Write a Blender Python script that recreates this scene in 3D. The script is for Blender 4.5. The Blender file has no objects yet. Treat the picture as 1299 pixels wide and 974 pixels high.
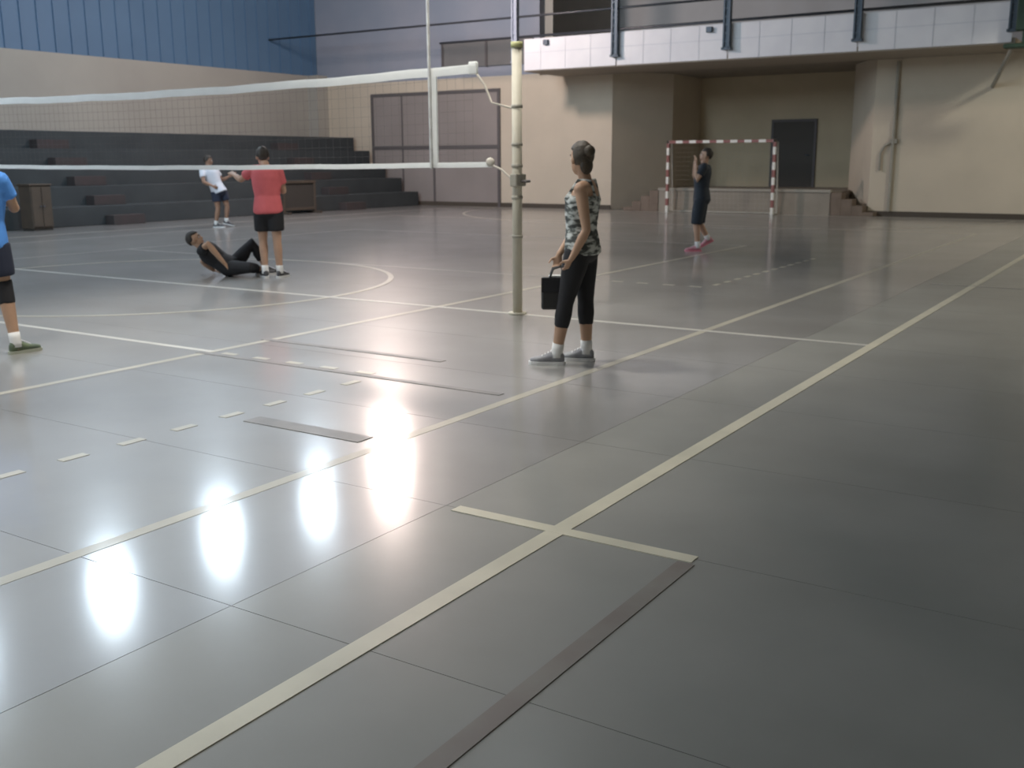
import bpy, bmesh, math, random
from mathutils import Vector, Matrix
random.seed(7)
S = bpy.context.scene
C = S.collection
V = Vector

# ---------------------------------------------------------------- camera, world, exposure
R3 = Matrix(((0.84024245, -0.11165338, 0.53059038),
             (0.54219358, 0.18083584, -0.82056354),
             (-0.00433107, 0.97715501, 0.2124837)))
cam = bpy.data.cameras.new('camera')
cam.sensor_fit = 'HORIZONTAL'
cam.sensor_width = 36.0
cam.lens = 1306.83 / 1299 * 36.0
cam.clip_end = 200
cam_o = bpy.data.objects.new('camera', cam)
C.objects.link(cam_o)
cam_o.matrix_world = Matrix.Translation((0, 0, 1.49)) @ R3.to_4x4()
S.camera = cam_o
cam.dof.use_dof = True
cam.dof.focus_distance = 3.2
cam.dof.aperture_fstop = (cam.lens / 1000) / 0.0065      # a phone held a little out of focus

world = bpy.data.worlds.new('world'); S.world = world
world.use_nodes = True
world.node_tree.nodes['Background'].inputs[0].default_value = (0.55, 0.62, 0.75, 1)
world.node_tree.nodes['Background'].inputs[1].default_value = 0.15
S.view_settings.view_transform = 'Standard'
S.view_settings.look = 'None'
S.view_settings.gamma = 1
S.view_settings.use_curve_mapping = False
S.view_settings.exposure = 0.0
LAMP_W = 350.0
NEAR_W = 900.0

# ---------------------------------------------------------------- materials
MATS = {}
def mat(name, col, rough=0.6, col2=None, scale=4.0, metal=0.0, bump=0.0, bscale=40.0, emit=None, estr=0.0, spec=0.5, coat=0.0, coat_rough=0.1, detail=4.0):
    if name in MATS: return MATS[name]
    m = bpy.data.materials.new(name); m.use_nodes = True
    nt = m.node_tree; b = nt.nodes['Principled BSDF']
    b.inputs['Base Color'].default_value = (*col, 1)
    b.inputs['Roughness'].default_value = rough
    b.inputs['Metallic'].default_value = metal
    b.inputs['Specular IOR Level'].default_value = spec
    b.inputs['Coat Weight'].default_value = coat
    b.inputs['Coat Roughness'].default_value = coat_rough
    tc = nt.nodes.new('ShaderNodeTexCoord')
    if col2 is not None:
        n = nt.nodes.new('ShaderNodeTexNoise'); n.inputs['Scale'].default_value = scale; n.inputs['Detail'].default_value = detail
        nt.links.new(tc.outputs['Object'], n.inputs['Vector'])
        r = nt.nodes.new('ShaderNodeValToRGB')
        r.color_ramp.elements[0].position = 0.35; r.color_ramp.elements[0].color = (*col, 1)
        r.color_ramp.elements[1].position = 0.65; r.color_ramp.elements[1].color = (*col2, 1)
        nt.links.new(n.outputs['Fac'], r.inputs['Fac']); nt.links.new(r.outputs['Color'], b.inputs['Base Color'])
    if bump:
        n2 = nt.nodes.new('ShaderNodeTexNoise'); n2.inputs['Scale'].default_value = bscale
        nt.links.new(tc.outputs['Object'], n2.inputs['Vector'])
        bp = nt.nodes.new('ShaderNodeBump'); bp.inputs['Strength'].default_value = bump; bp.inputs['Distance'].default_value = 0.01
        nt.links.new(n2.outputs['Fac'], bp.inputs['Height']); nt.links.new(bp.outputs['Normal'], b.inputs['Normal'])
    if emit:
        b.inputs['Emission Color'].default_value = (*emit, 1); b.inputs['Emission Strength'].default_value = estr
    MATS[name] = m
    return m

def floor_mat(name, rough, coat, coat_rough, c1, c2):
    m = mat(name, c1, rough, c2, 0.9, coat=coat, coat_rough=coat_rough, spec=0.5, detail=8)
    nt = m.node_tree; b = nt.nodes['Principled BSDF']
    tc = [n for n in nt.nodes if n.type == 'TEX_COORD'][0]
    for n in nt.nodes:
        if n.type == 'TEX_NOISE':                      # pattern runs on across the slabs
            g = nt.nodes.new('ShaderNodeNewGeometry'); nt.links.new(g.outputs['Position'], n.inputs['Vector'])
    # scuffed polish: coat roughness varies with a fine smear pattern
    n = nt.nodes.new('ShaderNodeTexNoise'); n.inputs['Scale'].default_value = 1.6; n.inputs['Detail'].default_value = 6
    g = nt.nodes.new('ShaderNodeNewGeometry'); nt.links.new(g.outputs['Position'], n.inputs['Vector'])
    mr = nt.nodes.new('ShaderNodeMapRange'); mr.inputs['To Min'].default_value = coat_rough * 0.8; mr.inputs['To Max'].default_value = coat_rough * 1.25
    nt.links.new(n.outputs['Fac'], mr.inputs['Value']); nt.links.new(mr.outputs['Result'], b.inputs['Coat Roughness'])
    return m

def stripe_mat(name, axis, period, c1, c2, offset=0.0, rough=0.4):
    m = mat(name, c1, rough); nt = m.node_tree; b = nt.nodes['Principled BSDF']
    tc = nt.nodes.new('ShaderNodeTexCoord'); sp = nt.nodes.new('ShaderNodeSeparateXYZ')
    nt.links.new(tc.outputs['Object'], sp.inputs[0])
    a = nt.nodes.new('ShaderNodeMath'); a.operation = 'ADD'; a.inputs[1].default_value = offset + 100 * period
    nt.links.new(sp.outputs[axis], a.inputs[0])
    d = nt.nodes.new('ShaderNodeMath'); d.operation = 'DIVIDE'; d.inputs[1].default_value = period; nt.links.new(a.outputs[0], d.inputs[0])
    fr = nt.nodes.new('ShaderNodeMath'); fr.operation = 'FRACT'; nt.links.new(d.outputs[0], fr.inputs[0])
    gt = nt.nodes.new('ShaderNodeMath'); gt.operation = 'GREATER_THAN'; gt.inputs[1].default_value = 0.5; nt.links.new(fr.outputs[0], gt.inputs[0])
    mx = nt.nodes.new('ShaderNodeMix'); mx.data_type = 'RGBA'
    mx.inputs['A'].default_value = (*c1, 1); mx.inputs['B'].default_value = (*c2, 1)
    nt.links.new(gt.outputs[0], mx.inputs['Factor']); nt.links.new(mx.outputs['Result'], b.inputs['Base Color'])
    return m

M_floor = floor_mat('polished_concrete', 0.36, 0.8, 0.125, (0.24, 0.235, 0.225), (0.295, 0.29, 0.28))
M_floor_dull = floor_mat('worn_dimmed_concrete', 0.5, 0.6, 0.19, (0.225, 0.225, 0.205), (0.28, 0.278, 0.255))  # worn polish; colour also darkened a little to imitate the dimmer right-hand floor
M_joint = mat('joint_filler', (0.13, 0.125, 0.12), 0.8)
M_line = mat('cream_line_paint', (0.66, 0.62, 0.49), 0.4, (0.56, 0.53, 0.42), 3, coat=0.3)
M_line_dull = mat('worn_line_paint', (0.47, 0.44, 0.36), 0.4, (0.38, 0.36, 0.30), 2, coat=0.4)
M_line_white = mat('white_line_paint', (0.58, 0.565, 0.52), 0.4, (0.50, 0.485, 0.445), 3, coat=0.4)
M_line_faint = mat('faded_line_paint', (0.38, 0.365, 0.33), 0.4, (0.31, 0.30, 0.27), 2, coat=0.4)
M_mark_dark = mat('dark_tape_residue', (0.17, 0.165, 0.16), 0.5, (0.22, 0.21, 0.20), 6, coat=.4)
M_mark_red = mat('red_tape_residue', (0.205, 0.175, 0.155), 0.5, (0.23, 0.215, 0.19), 4, coat=.4)
M_wall = mat('beige_wall_paint', (0.56, 0.49, 0.39), 0.8, (0.62, 0.54, 0.43), 0.6, bump=0.15)
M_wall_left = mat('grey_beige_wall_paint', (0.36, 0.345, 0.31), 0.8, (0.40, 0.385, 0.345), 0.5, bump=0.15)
M_alcove = mat('alcove_wall_paint', (0.54, 0.46, 0.32), 0.85, (0.60, 0.51, 0.36), 0.8)
M_blue = mat('blue_metal_cladding', (0.09, 0.17, 0.28), 0.6, (0.105, 0.195, 0.315), 0.4)
M_roof = mat('roof_metal', (0.07, 0.085, 0.105), 0.7)
M_bleach = mat('dark_bleacher_concrete', (0.036, 0.043, 0.047), 0.9, (0.045, 0.053, 0.057), 1.2)
M_aisle = mat('reddish_aisle_paint', (0.055, 0.042, 0.043), 0.9, (0.045, 0.04, 0.04), 3)
M_dark = mat('dark_baseboard', (0.075, 0.06, 0.045), 0.7)
M_white = mat('white_panel', (0.80, 0.80, 0.82), 0.5, (0.74, 0.74, 0.77), 1.5)
M_grey_panel = mat('grey_panel', (0.17, 0.17, 0.17), 0.6, (0.20, 0.195, 0.19), 1)
M_steel = mat('blue_grey_steel', (0.075, 0.10, 0.13), 0.45, metal=0.2)
M_steel_pale = mat('pale_blue_steel', (0.34, 0.38, 0.47), 0.45)
M_rail = mat('dark_rail', (0.055, 0.06, 0.07), 0.35, metal=0.3)
M_seam = mat('panel_seam', (0.66, 0.67, 0.71), 0.5)
M_green = mat('dark_green_paint', (0.02, 0.045, 0.03), 0.6, (0.03, 0.06, 0.035), 2)
M_doorlb = mat('mauve_grey_door_paint', (0.27, 0.24, 0.225), 0.6, (0.30, 0.265, 0.25), 0.8)
M_frame = mat('dark_door_frame', (0.11, 0.10, 0.10), 0.6)
M_darkdoor = mat('dark_brown_door', (0.055, 0.045, 0.035), 0.6)
M_stage = mat('stage_concrete', (0.27, 0.24, 0.20), 0.8, (0.32, 0.28, 0.23), 2)
M_step = mat('brown_steps', (0.17, 0.13, 0.10), 0.8, (0.21, 0.16, 0.125), 3)
M_tape = mat('white_net_tape', (0.90, 0.91, 0.90), 0.7, (0.84, 0.85, 0.84), 6)
nt0 = M_tape.node_tree; pb = nt0.nodes['Principled BSDF']; tl = nt0.nodes.new('ShaderNodeBsdfTranslucent'); tl.inputs[0].default_value = (0.92, 0.93, 0.92, 1)
ms = nt0.nodes.new('ShaderNodeMixShader'); ms.inputs[0].default_value = 0.5
nt0.links.new(pb.outputs[0], ms.inputs[1]); nt0.links.new(tl.outputs[0], ms.inputs[2]); nt0.links.new(ms.outputs[0], [n for n in nt0.nodes if n.type == 'OUTPUT_MATERIAL'][0].inputs[0])   # thin woven tape lets light through
M_cord = mat('dark_net_cord', (0.09, 0.09, 0.09), 0.8)
M_rope = mat('pale_rope', (0.50, 0.46, 0.40), 0.9)
M_pole = mat('cream_pole_paint', (0.56, 0.52, 0.42), 0.6, (0.50, 0.465, 0.38), 5)
M_yellow = mat('yellow_cap', (0.50, 0.50, 0.24), 0.5)
M_wood = mat('brown_wood', (0.075, 0.056, 0.04), 0.7, (0.06, 0.045, 0.034), 5)
M_board = mat('dark_board', (0.04, 0.035, 0.03), 0.8)
M_pipe = mat('conduit_grey', (0.33, 0.31, 0.26), 0.6)
M_shade = mat('lamp_shade_metal', (0.45, 0.46, 0.48), 0.4, metal=0.8)
M_bulb = mat('lamp_glass', (0.9, 0.95, 1), 0.3, emit=(0.93, 0.97, 1.0), estr=60)
M_bulb_pink = mat('lamp_glass_pink', (1, 0.85, 0.9), 0.3, emit=(1.0, 0.84, 0.93), estr=60)
M_black = mat('black_fabric', (0.015, 0.015, 0.018), 0.85)
M_navy = mat('navy_fabric', (0.02, 0.026, 0.05), 0.85)
M_blackblue = mat('black_blue_jersey', (0.016, 0.023, 0.034), 0.75)
M_rubber = mat('black_leatherette', (0.022, 0.022, 0.022), 0.55)

# ---------------------------------------------------------------- mesh helpers
def obj(name, bm, material, parent=None, smooth=False, mesh=None):
    if mesh is None:
        mesh = bpy.data.meshes.new(name)
        bmesh.ops.recalc_face_normals(bm, faces=bm.faces[:])
        bm.to_mesh(mesh); bm.free()
        if material: mesh.materials.append(material)
        if smooth: mesh.polygons.foreach_set('use_smooth', [True] * len(mesh.polygons))
    o = bpy.data.objects.new(name, mesh); C.objects.link(o)
    if parent: o.parent = parent
    return o

def tag(o, label=None, cat=None, group=None, kind=None):
    if label: o['label'] = label
    if cat: o['category'] = cat
    if group: o['group'] = group
    if kind: o['kind'] = kind
    return o

def empty(name, loc=(0, 0, 0), rz=0.0):
    o = bpy.data.objects.new(name, None); C.objects.link(o)
    o.location = loc; o.rotation_euler = (0, 0, rz); o.empty_display_size = 0.2
    return o

def bbox(bm, lo, hi, bev=0.0):
    lo = V(lo); hi = V(hi); c = (lo + hi) / 2; s = hi - lo
    r = bmesh.ops.create_cube(bm, size=1, matrix=Matrix.Translation(c) @ Matrix.Diagonal((s.x, s.y, s.z, 1)))
    if bev:
        es = {e for v in r['verts'] for e in v.link_edges}
        bmesh.ops.bevel(bm, geom=list(es), offset=bev, segments=1, affect='EDGES')
    return bm

def box(name, lo, hi, m, parent=None, bev=0.0):
    return obj(name, bbox(bmesh.new(), lo, hi, bev), m, parent)

def loft(bm, rings, n=16, cap=True):
    """rings: (centre, axis_x, axis_y) ellipses"""
    rows = []
    for c, ax, ay in rings:
        rows.append([bm.verts.new(c + ax * math.cos(2 * math.pi * k / n) + ay * math.sin(2 * math.pi * k / n)) for k in range(n)])
    for a, b in zip(rows[:-1], rows[1:]):
        for k in range(n):
            bm.faces.new((a[k], a[(k + 1) % n], b[(k + 1) % n], b[k]))
    if cap:
        bm.faces.new(rows[0][::-1]); bm.faces.new(rows[-1])
    return bm

def tube(bm, pts, radii, n=12, round_ends=True):
    pts = [V(p) for p in pts]
    if not isinstance(radii, (list, tuple)): radii = [radii] * len(pts)
    tg = []
    for i in range(len(pts)):
        a = pts[max(i - 1, 0)]; b = pts[min(i + 1, len(pts) - 1)]
        tg.append((b - a).normalized())
    ref = V((0, 0, 1)) if abs(tg[0].z) < 0.9 else V((1, 0, 0))
    x = tg[0].cross(ref).normalized()
    rings = []
    for i, p in enumerate(pts):
        x = (x - tg[i] * x.dot(tg[i])).normalized()
        y = tg[i].cross(x)
        rings.append((p, x, y, radii[i], tg[i]))
    out = []
    if round_ends:
        p, x, y, r, t = rings[0]
        for a in (0.2, 0.6): out.append((p - t * r * math.cos(a * math.pi / 2), x * r * math.sin(a * math.pi / 2), y * r * math.sin(a * math.pi / 2)))
    for p, x, y, r, t in rings: out.append((p, x * r, y * r))
    if round_ends:
        p, x, y, r, t = rings[-1]
        for a in (0.6, 0.2): out.append((p + t * r * math.cos(a * math.pi / 2), x * r * math.sin(a * math.pi / 2), y * r * math.sin(a * math.pi / 2)))
    return loft(bm, out, n)

def ball(bm, c, ax, ay, az, n=16, m=10):
    rings = []
    for i in range(m + 1):
        a = -math.pi / 2 + math.pi * (i + 0.15) / (m + 0.3)
        rings.append((V(c) + az * math.sin(a), ax * math.cos(a), ay * math.cos(a)))
    return loft(bm, rings, n)

def remesh(bm, name, voxel, smooth=3, fac=0.5):
    bmesh.ops.recalc_face_normals(bm, faces=bm.faces[:])
    me = bpy.data.meshes.new('tmp'); bm.to_mesh(me); bm.free()
    o = bpy.data.objects.new('tmp', me); C.objects.link(o)
    r = o.modifiers.new('r', 'REMESH'); r.mode = 'VOXEL'; r.voxel_size = voxel; r.use_smooth_shade = True
    s = o.modifiers.new('s', 'SMOOTH'); s.iterations = smooth; s.factor = fac
    dg = bpy.context.evaluated_depsgraph_get()
    res = bpy.data.meshes.new_from_object(o.evaluated_get(dg)); res.name = name
    bpy.data.objects.remove(o); bpy.data.meshes.remove(me)
    res.polygons.foreach_set('use_smooth', [True] * len(res.polygons))
    return res

def rmobj(name, bm, m, parent, voxel=0.012, smooth=3):
    me = remesh(bm, name, voxel, smooth)
    me.materials.clear(); me.materials.append(m)
    o = bpy.data.objects.new(name, me); C.objects.link(o); o.parent = parent
    return o

# ---------------------------------------------------------------- the hall
XL, XR, YB, YF, ZR = -26.56, 4.7, 28.4, -11.4, 8.6
floor = tag(box('floor', (XL - .3, YF - .3, -0.3), (XR + .3, 33.3, -0.004), M_joint), kind='structure')
slab_meshes = {}
def slab(x0, x1, y0, y1, m):
    g = 0.0014
    key = (round(x1 - x0, 3), round(y1 - y0, 3), m.name)
    w, d = x1 - x0 - 2 * g, y1 - y0 - 2 * g
    if key not in slab_meshes:
        o = obj('floor_slab', bbox(bmesh.new(), (-w / 2, -d / 2, -0.03), (w / 2, d / 2, 0.0)), m, floor)
        slab_meshes[key] = o.data
    else:
        o = obj('floor_slab', None, None, floor, mesh=slab_meshes[key])
    o.location = ((x0 + x1) / 2, (y0 + y1) / 2, 0)
xs = [-2.6 - 3.75 * k for k in range(7)]
XJ = [XL] + sorted(xs[:7])[0:] + [1.15, XR]
XJ = sorted(set([x for x in XJ if x >= XL]))
YJ = [2.24 + 1.24 * k for k in range(-2, 9)]
for x0, x1 in zip(XJ[:-1], XJ[1:]):
    m = M_floor if x1 <= -2.59 else M_floor_dull
    for y0, y1 in zip(YJ[:-1], YJ[1:]): slab(x0, x1, y0, y1, m)
    slab(x0, x1, YJ[-1], YB, m)
    slab(x0, x1, YF, YJ[0], m)

# painted court lines, each a thin strip of paint on the slabs
LZ = [0.0012]
def line(x0, x1, y0, y1, m, name='court_line'):
    LZ[0] += 0.00004
    return box(name, (x0, y0, -0.001), (x1, y1, LZ[0]), m, floor)
CX, CY = -10.93, 8.52
def arc(cx, cy, r, a0, a1, w, m, n=64):
    bm = bmesh.new(); LZ[0] += 0.00004
    prev = None; rows = []
    for i in range(n + 1):
        a = math.radians(a0 + (a1 - a0) * i / n)
        c, s = math.cos(a), math.sin(a)
        rows.append([bm.verts.new((cx + (r + d) * c, cy + (r + d) * s, z)) for d, z in ((-w / 2, -0.001), (w / 2, -0.001), (w / 2, LZ[0]), (-w / 2, LZ[0]))])
    for a, b in zip(rows[:-1], rows[1:]):
        for k in range(4): bm.faces.new((a[k], a[(k + 1) % 4], b[(k + 1) % 4], b[k]))
    bm.faces.new(rows[0]); bm.faces.new(rows[-1][::-1])
    return obj('court_line', bm, m, floor)
line(-3.505, -3.435, -5.48, 22.52, M_line_dull)                      # basketball side line
line(-18.43, -18.37, -5.48, 22.52, M_line_faint)
line(-18.4, -3.47, 22.49, 22.55, M_line_dull)
line(-6.465, -6.395, -0.48, 17.52, M_line_dull)                      # volleyball side lines
line(-15.46, -15.40, -0.48, 17.52, M_line_faint)
line(-15.43, -6.43, 17.49, 17.55, M_line_faint)
line(-15.43, -6.43, 5.49, 5.55, M_line_white)                        # attack lines
line(-15.43, -6.43, 11.49, 11.55, M_line_faint)
for k in range(5):
    line(-6.30 + .35 * k, -6.15 + .35 * k, 5.49, 5.55, M_line_dull, 'line_dash')
    line(-6.30 + .35 * k, -6.15 + .35 * k, 11.49, 11.55, M_line_dull, 'line_dash')
for k in range(17):
    y = 2.71 + .356 * (k - 8)
    if y < 5.4: line(-4.71, -4.65, y - .075, y + .075, M_line_dull, 'line_dash')
for k in range(12):
    line(-4.71, -4.65, 11.75 + .35 * k, 11.90 + .35 * k, M_line_dull, 'line_dash')
arc(CX, CY, 3.0, 0, 360, 0.07, M_line_dull, 96)
line(-19.85, -2.02, CY - .03, CY + .03, M_line_white)                # half-way line
line(-19.89, -19.81, -10.7, 27.75, M_line_faint)
line(-2.06, -1.98, -10.7, 27.75, M_line)                             # wide side line
line(-19.85, -2.02, 27.70, 27.78, M_line_dull)
arc(CX - 1.5, 27.75, 6.0, 180, 270, .07, M_line_dull, 40)
arc(CX + 1.5, 27.75, 6.0, 270, 360, .07, M_line_faint, 40)
line(-2.54, -1.42, 3.435, 3.505, M_line)                             # substitution marks
line(-2.5, -1.5, 13.2, 13.26, M_line_faint)
line(-1.47, -1.40, 1.2, 3.42, M_mark_red, 'tape_residue')
line(-6.5, -3.6, 5.41, 5.47, M_mark_dark, 'tape_residue')
line(-6.5, -4.6, 6.12, 6.19, M_mark_dark, 'tape_residue')
line(-4.5, -3.62, 4.06, 4.19, M_mark_dark, 'tape_residue')

def struct(o): return tag(o, kind='structure')
# left wall: beige band above the bleachers, blue cladding above it
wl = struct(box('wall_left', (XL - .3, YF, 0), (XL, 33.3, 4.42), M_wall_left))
bm = bmesh.new()
y = YF
while y < YB - 0.01:                                                   # ribbed sheet
    y1 = min(y + .5, YB)
    bbox(bm, (XL - .3, y, 4.42), (XL - .03, y1, ZR))
    bbox(bm, (XL - .04, y, 4.44), (XL + .01, y + .06, ZR))
    y += .5
obj('cladding', bm, M_blue, wl)
# back wall with the alcove under the gallery
wb = struct(box('wall_back', (XL, YB, 0), (-17.3, YB + .3, 4.1), M_wall))
box('upper_wall', (XL, YB, 4.1), (-17.3, YB + .3, ZR), mat('dim_bluish_wall_paint', (0.26, 0.30, 0.37), 0.8, (0.32, 0.34, 0.40), 0.5), wb)  # dimness and bluish lamp light of the upper wall put into its colour
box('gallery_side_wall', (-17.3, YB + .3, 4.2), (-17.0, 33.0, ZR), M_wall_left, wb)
box('lower_wall', (-17.3, YB, 0), (-14.75, YB + .3, 4.05), M_wall, wb)
struct(box('wall_back_right', (-7.1, YB, 0), (XR, YB + .3, 4.05), M_wall))
ub = struct(box('wall_upper_right', (-3.6, YB, 4.05), (XR, YB + .3, ZR), M_wall))
box('return_wall', (-3.6, YB + .3, 4.15), (-3.3, 33.0, ZR), M_wall, ub)
def prism(name, poly, z0, z1, m, parent=None):
    bm = bmesh.new()
    lo = [bm.verts.new((x, y, z0)) for x, y in poly]; hi = [bm.verts.new((x, y, z1)) for x, y in poly]
    bm.faces.new(lo[::-1]); bm.faces.new(hi)
    for k in range(len(poly)): bm.faces.new((lo[k], lo[(k + 1) % len(poly)], hi[(k + 1) % len(poly)], hi[k]))
    return obj(name, bm, m, parent)
struct(prism('wall_alcove_left', [(-14.75, YB), (-13.68, 30.4), (-13.68, 32.6), (-14.75, 32.6)], 0, 4.05, M_wall))
struct(prism('wall_alcove_right', [(-7.1, YB), (-8.18, 30.4), (-8.18, 32.6), (-7.1, 32.6)], 0, 4.05, M_wall))
wa = struct(box('wall_alcove', (-14.75, 32.6, 0), (-7.1, 32.9, 4.05), M_alcove))
struct(box('wall_gallery', (-17.3, 33.0, 0), (XR + .3, 33.3, ZR), mat('pale_gallery_paint', (0.62, 0.63, 0.64), 0.8, (0.56, 0.57, 0.58), 0.6)))
struct(box('wall_right', (XR, YF, 0), (XR + .3, 33.0, ZR), M_wall))
struct(box('wall_front', (XL, YF - .3, 0), (XR, YF, ZR), M_wall))
cl = struct(box('ceiling', (XL - .3, YF - .3, ZR), (XR + .3, 33.3, ZR + .2), M_roof))
for k in range(8):
    bm = bmesh.new(); y = -8 + 5 * k
    tube(bm, [(XL, y, ZR - .08), (XR, y, ZR - .08)], .05, 8, False)
    tube(bm, [(XL, y, ZR - .75), (XR, y, ZR - .75)], .05, 8, False)
    n = 22; w = (XR - XL) / n
    for i in range(n):
        x = XL + i * w
        tube(bm, [(x, y, ZR - .75), (x + w / 2, y, ZR - .08), (x + w, y, ZR - .75)], .025, 6, False)
    obj('roof_truss', bm, M_roof, cl)
struct(box('baseboard_back', (XL, YB - .02, 0), (-14.75, YB, .13), M_dark))
struct(box('baseboard_right', (-7.1, YB - .02, 0), (XR, YB, .13), M_dark))
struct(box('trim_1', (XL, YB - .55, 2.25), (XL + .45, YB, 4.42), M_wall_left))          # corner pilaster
# wide door in the back wall
d1 = struct(box('door_1', (-24.0, YB - .03, .13), (-18.85, YB, 3.62), M_doorlb))
for n, lo, hi in (('door_frame', (-24.1, YB - .06, 3.62), (-18.75, YB, 3.72)), ('door_frame', (-18.85, YB - .06, .0), (-18.75, YB, 3.62)), ('door_frame', (-24.1, YB - .06, .0), (-24.0, YB, 3.62)),
                  ('cross_rail', (-24.0, YB - .06, 1.86), (-18.85, YB - .03, 1.97)), ('mullion', (-21.46, YB - .05, .13), (-21.38, YB - .03, 3.62)), ('mullion', (-22.78, YB - .045, .13), (-22.72, YB - .03, 3.62))):
    box(n, lo, hi, M_frame, d1)
# stage in the alcove
st = empty('stage', (CX, 27.95, 0))
tag(st, 'low raised concrete stage with side steps inside the wall alcove', 'stage')
def pbox(name, lo, hi, m, par, bev=0.0):
    o = par.location
    return box(name, V(lo) - o, V(hi) - o, m, par, bev)
prism('platform', [(x - CX, y - 27.95) for x, y in ((-12.95, 27.95), (-7.98, 27.95), (-7.98, 29.9), (-8.24, 30.42), (-8.24, 32.54), (-13.62, 32.54), (-13.62, 30.6), (-12.95, 29.3))], 0, .62, M_stage, st)
pbox('platform_edge', (-12.97, 27.92, .60), (-7.96, 28.1, .68), mat('stage_edge', (0.36, 0.33, 0.28), 0.7), st, .01)
for sgn, x0 in ((-1, -12.97), (1, -7.96)):
    for k in range(4):
        a, b = x0 + sgn * .28 * k, x0 + sgn * .28 * (k + 1)
        pbox('step', (min(a, b), 27.95, 0), (max(a, b), 28.38, .66 - .165 * (k + 0) - .06), M_step, st, .008)
# dark doorway in the alcove
d2 = struct(box('door_2', (-11.18, 32.56, .62), (-9.9, 32.6, 2.61), M_darkdoor))
for lo, hi in (((-11.26, 32.54, .62), (-11.18, 32.6, 2.69)), ((-9.9, 32.54, .62), (-9.82, 32.6, 2.69)), ((-11.18, 32.54, 2.61), (-9.9, 32.6, 2.69))):
    box('door_frame', lo, hi, M_frame, d2)
bm = bmesh.new(); tube(bm, [(-10.02, 32.56, 1.6), (-10.02, 32.52, 1.6), (-10.12, 32.52, 1.6)], .015, 8)
obj('door_handle', bm, M_steel, d2, True)

# gallery balcony
bal = empty('balcony', (-10, 26.2, 3.97))
tag(bal, 'gallery balcony with white front panels and dark steel rails above the alcove', 'balcony')
pbox('floor_slab', (-16.47, 26.2, 3.97), (-3.6, 28.4, 4.10), mat('balcony_soffit', (0.36, 0.31, 0.25), 0.8), bal)
pbox('floor_slab', (-17.0, 28.4, 4.05), (-3.6, 33.0, 4.15), M_stage, bal)
posts = [-16.70, -13.49, -10.30, -7.03, -3.65]
BF = 26.2
for a, b in zip(posts[:-1], posts[1:]):
    p = pbox('panel', (max(a, -16.47) + .02, BF - .04, 4.0), (b - .02, BF + .01, 4.86), M_white, bal)
    o = bal.location
    def sub(lo, hi): box('seam', V(lo) - o, V(hi) - o, M_seam, p)
    sub((max(a, -16.47) + .02, BF - .048, 4.47), (b - .02, BF - .04, 4.49))
    for k in range(1, 4):
        x = a + (b - a) * k / 4
        sub((x - .008, BF - .048, 4.0), (x + .008, BF - .04, 4.86))
for i, x in enumerate(posts):
    mm = M_steel_pale if i == 0 else M_steel
    bm = bmesh.new()
    bbox(bm, (x - .09, BF - .2, 4.24), (x - .05, BF - .05, 8.5)); bbox(bm, (x + .05, BF - .2, 4.24), (x + .09, BF - .05, 8.5))
    bbox(bm, (x - .06, BF - .15, 4.24), (x + .06, BF - .10, 8.5))
    z = 4.4
    while z < 8.4:
        bbox(bm, (x - .05, BF - .19, z), (x + .05, BF - .06, z + .03)); z += .2
    bbox(bm, (x - .12, BF - .2, 4.21), (x + .12, BF - .03, 4.27))
    for v in bm.verts: v.co -= o
    obj('post', bm, mm, bal)
for z, r, x0 in ((4.92, .035, -19.4), (5.47, .03, XL)):
    bm = bmesh.new(); tube(bm, [V((x0, BF - .1, z)) - o, V((-3.6, BF - .1, z)) - o], r, 10, False)
    obj('rail', bm, M_rail, bal, True)
for x, z in ((-15.7, 4.66), (-10.8, 4.67)):
    pbox('junction_box', (x - .08, BF - .13, z), (x + .08, BF - .04, z + .14), M_steel, bal, .01)
# grey panel on the wall beside the balcony, with its rails bracketed to the wall
gp = empty('wall_panel', (-19, 28.3, 4.3)); tag(gp, 'dark grey panel fixed to the back wall beside the balcony end', 'panel')
o = gp.location
pbox('board', (-21.0, 28.33, 4.42), (-17.5, 28.4, 5.22), M_grey_panel, gp, .01)
for x in (-21.0, -19.27, -17.58): pbox('batten', (x, 28.30, 4.40), (x + .08, 28.34, 5.24), M_frame, gp)
# green column end by the right end of the balcony
gc = empty('green_column', (-3.35, 25.95, 3.9)); tag(gc, 'dark green steel column and bracket hanging at the balcony front', 'column')
pbox('shaft', (-3.56, 25.8, 4.2), (-3.06, 26.05, ZR), M_green, gc, .02)
pbox('foot_bracket', (-3.78, 25.8, 3.84), (-2.8, 26.14, 3.94), M_green, gc, .02)
pbox('gusset', (-3.42, 25.85, 3.94), (-3.22, 26.05, 4.3), M_green, gc, .01)
bm = bmesh.new(); tube(bm, [V((-3.62, 26.1, 3.9)) - gc.location, V((-4.3, 28.36, 3.2)) - gc.location], .05, 8)
obj('brace', bm, M_pipe, gc, True)
# conduit on the back wall
bm = bmesh.new(); tube(bm, [(0, 0, 0.13), (0, 0, 3.9)], .045, 10, False)
cd = obj('conduit_pipe', bm, M_pipe); cd.location = (-6.55, 28.34, 0)
tag(cd, 'vertical conduit pipe on the wall between alcove and green column', 'pipe')
bm = bmesh.new(); tube(bm, [(-.3, 0, 1.2), (-.3, 0, 1.62), (-.2, 0, 1.82), (0, 0, 1.92)], .03, 8); obj('branch_pipe', bm, M_pipe, cd, True)
bm = bmesh.new(); bbox(bm, (-.1, -.03, 1.86), (.1, .05, 1.98), .01); obj('clamp', bm, M_pipe, cd)

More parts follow.
